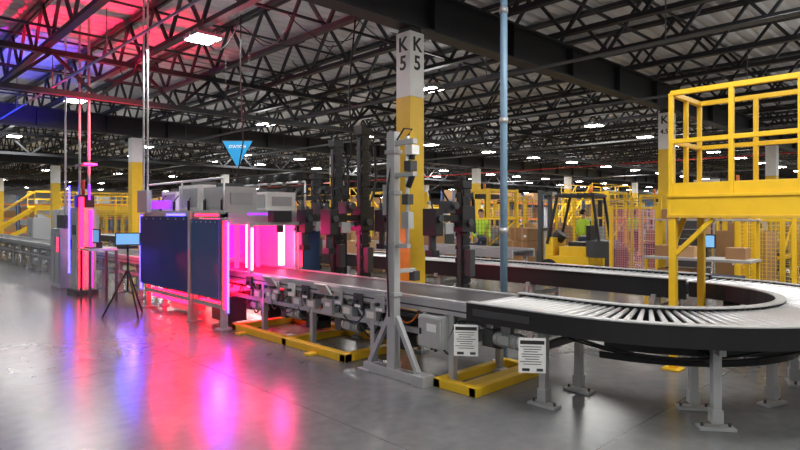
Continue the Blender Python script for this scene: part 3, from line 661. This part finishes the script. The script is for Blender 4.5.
# workers: one continuous skinned body each
def worker(x,y,rz,step=.12):
    root=bpy.data.objects.new('worker',None); S.collection.objects.link(root); root.location=(x,y,0); root.rotation_euler[2]=rz
    def sk(nm,pts,edges,rad,m,rt=0):
        me=bpy.data.meshes.new(nm); me.from_pydata(pts,edges,[]); me.materials.append(m); o=bpy.data.objects.new(nm,me); S.collection.objects.link(o); o.parent=root
        o.modifiers.new('skin','SKIN'); me.update()
        for i,r in enumerate(rad):
            v=me.skin_vertices[0].data[i]; v.radius=(r,r) if not isinstance(r,tuple) else r; v.use_root=(i==rt)
        su=o.modifiers.new('sub','SUBSURF'); su.levels=2; su.render_levels=2; return o
    s=step
    sk('torso_and_arms',[(0,0,.98),(0,0,1.2),(0,0,1.40),(0,0,1.50),(-.19,0,1.42),(-.25,.02,1.15),(-.22,-.16,.95),(.19,0,1.42),(.25,.02,1.15),(.23,-.1,.92)],
       [(0,1),(1,2),(2,3),(2,4),(4,5),(5,6),(2,7),(7,8),(8,9)],[(.15,.1),(.15,.11),(.16,.11),.055,.065,.05,.038,.065,.05,.038],hivis)
    sk('legs',[(0,0,.98),(-.10,0,.90),(-.11,-s*.5,.5),(-.11,-s*.2,.09),(-.11,-s*.2-.13,.04),(.10,0,.90),(.11,s*.4,.5),(.11,s*1.3,.10),(.11,s*1.3-.13,.04)],
       [(0,1),(1,2),(2,3),(3,4),(0,5),(5,6),(6,7),(7,8)],[(.14,.1),.085,.06,.045,.035,.085,.06,.045,.035],denim)
    sk('head',[(0,0,1.46),(0,0,1.56),(0,-.01,1.66),(0,0,1.72)],[(0,1),(1,2),(2,3)],[.05,.055,.085,.07],skin,1)
    for q,(px,py,pz) in enumerate(((-.22,-.19,.91),(.23,-.13,.87))):
        sk('hand_%d'%q,[(px,py,pz+.05),(px,py-.01,pz),(px-.03,py-.02,pz-.08),(px-.01,py-.03,pz-.10),(px+.01,py-.03,pz-.10),(px+.03,py-.02,pz-.08),(px+.045,py-.04,pz-.03)],[(0,1),(1,2),(1,3),(1,4),(1,5),(1,6)],[.03,.035,.009,.009,.009,.009,.010],skin,1)
    b=B('hair_and_face'); b.cyl((0,.015,1.70),(0,.01,1.775),.088,black,16,.05); b.cyl((0,.05,1.62),(0,.05,1.70),.06,black,12,.07)
    for q in (-.03,.03): b.cyl((q,-.085,1.675),(q,-.096,1.675),.009,black,8)
    b.cyl((0,-.088,1.65),(0,-.112,1.64),.012,skin,8); b.bx(-.02,.02,-.094,-.088,1.605,1.612,red)
    for q in (-.085,.085): b.cyl((q,0,1.65),(q*1.12,.01,1.66),.022,skin,8)
    o=b.done(); o.parent=root
try:
    worker(13.35,10.4,math.radians(-30)); worker(17.0,18.2,math.radians(60)); worker(22.6,10.0,2.2); worker(15.6,8.4,1.2); worker(10.9,24.2,-.6)
except Exception as e: print('worker',e)

for (x,y,h) in ((2.6,22,1.2),(2.4,25,1.2),(6.0,24,1.8),(5.8,27,1.5),(5.9,21.3,1.6)):
    b=B('electrical_enclosure'); b.bx(-.3,.3,-.5,.5,.1,h,grey); b.bx(-.32,-.3,-.46,-.02,.15,h-.05,lgrey); b.bx(-.32,-.3,.02,.46,.15,h-.05,lgrey); b.bx(-.28,.28,-.48,.48,0,.1,dgrey); b.bx(-.33,-.32,-.1,-.06,h*.5,h*.6,black)
    b.bx(-.1,.1,-.2,.2,h,h+.12,grey); b.done(.005,(x,y,0))

# ------------------------------------------------------------------ world and camera
w=bpy.data.worlds.new('world'); S.world=w; w.use_nodes=True; w.node_tree.nodes['Background'].inputs[0].default_value=(.6,.65,.7,1); w.node_tree.nodes['Background'].inputs[1].default_value=.3
c=bpy.data.cameras.new('camera'); c.sensor_width=36; c.lens=36*578/800; c.shift_y=-10/800; c.clip_end=300
o=bpy.data.objects.new('camera',c); S.collection.objects.link(o); o.location=(0,0,1.6); o.rotation_euler=(math.pi/2,0,FACE); S.camera=o
try:
    S.view_settings.view_transform='Standard'; S.view_settings.look='None'
except Exception: pass
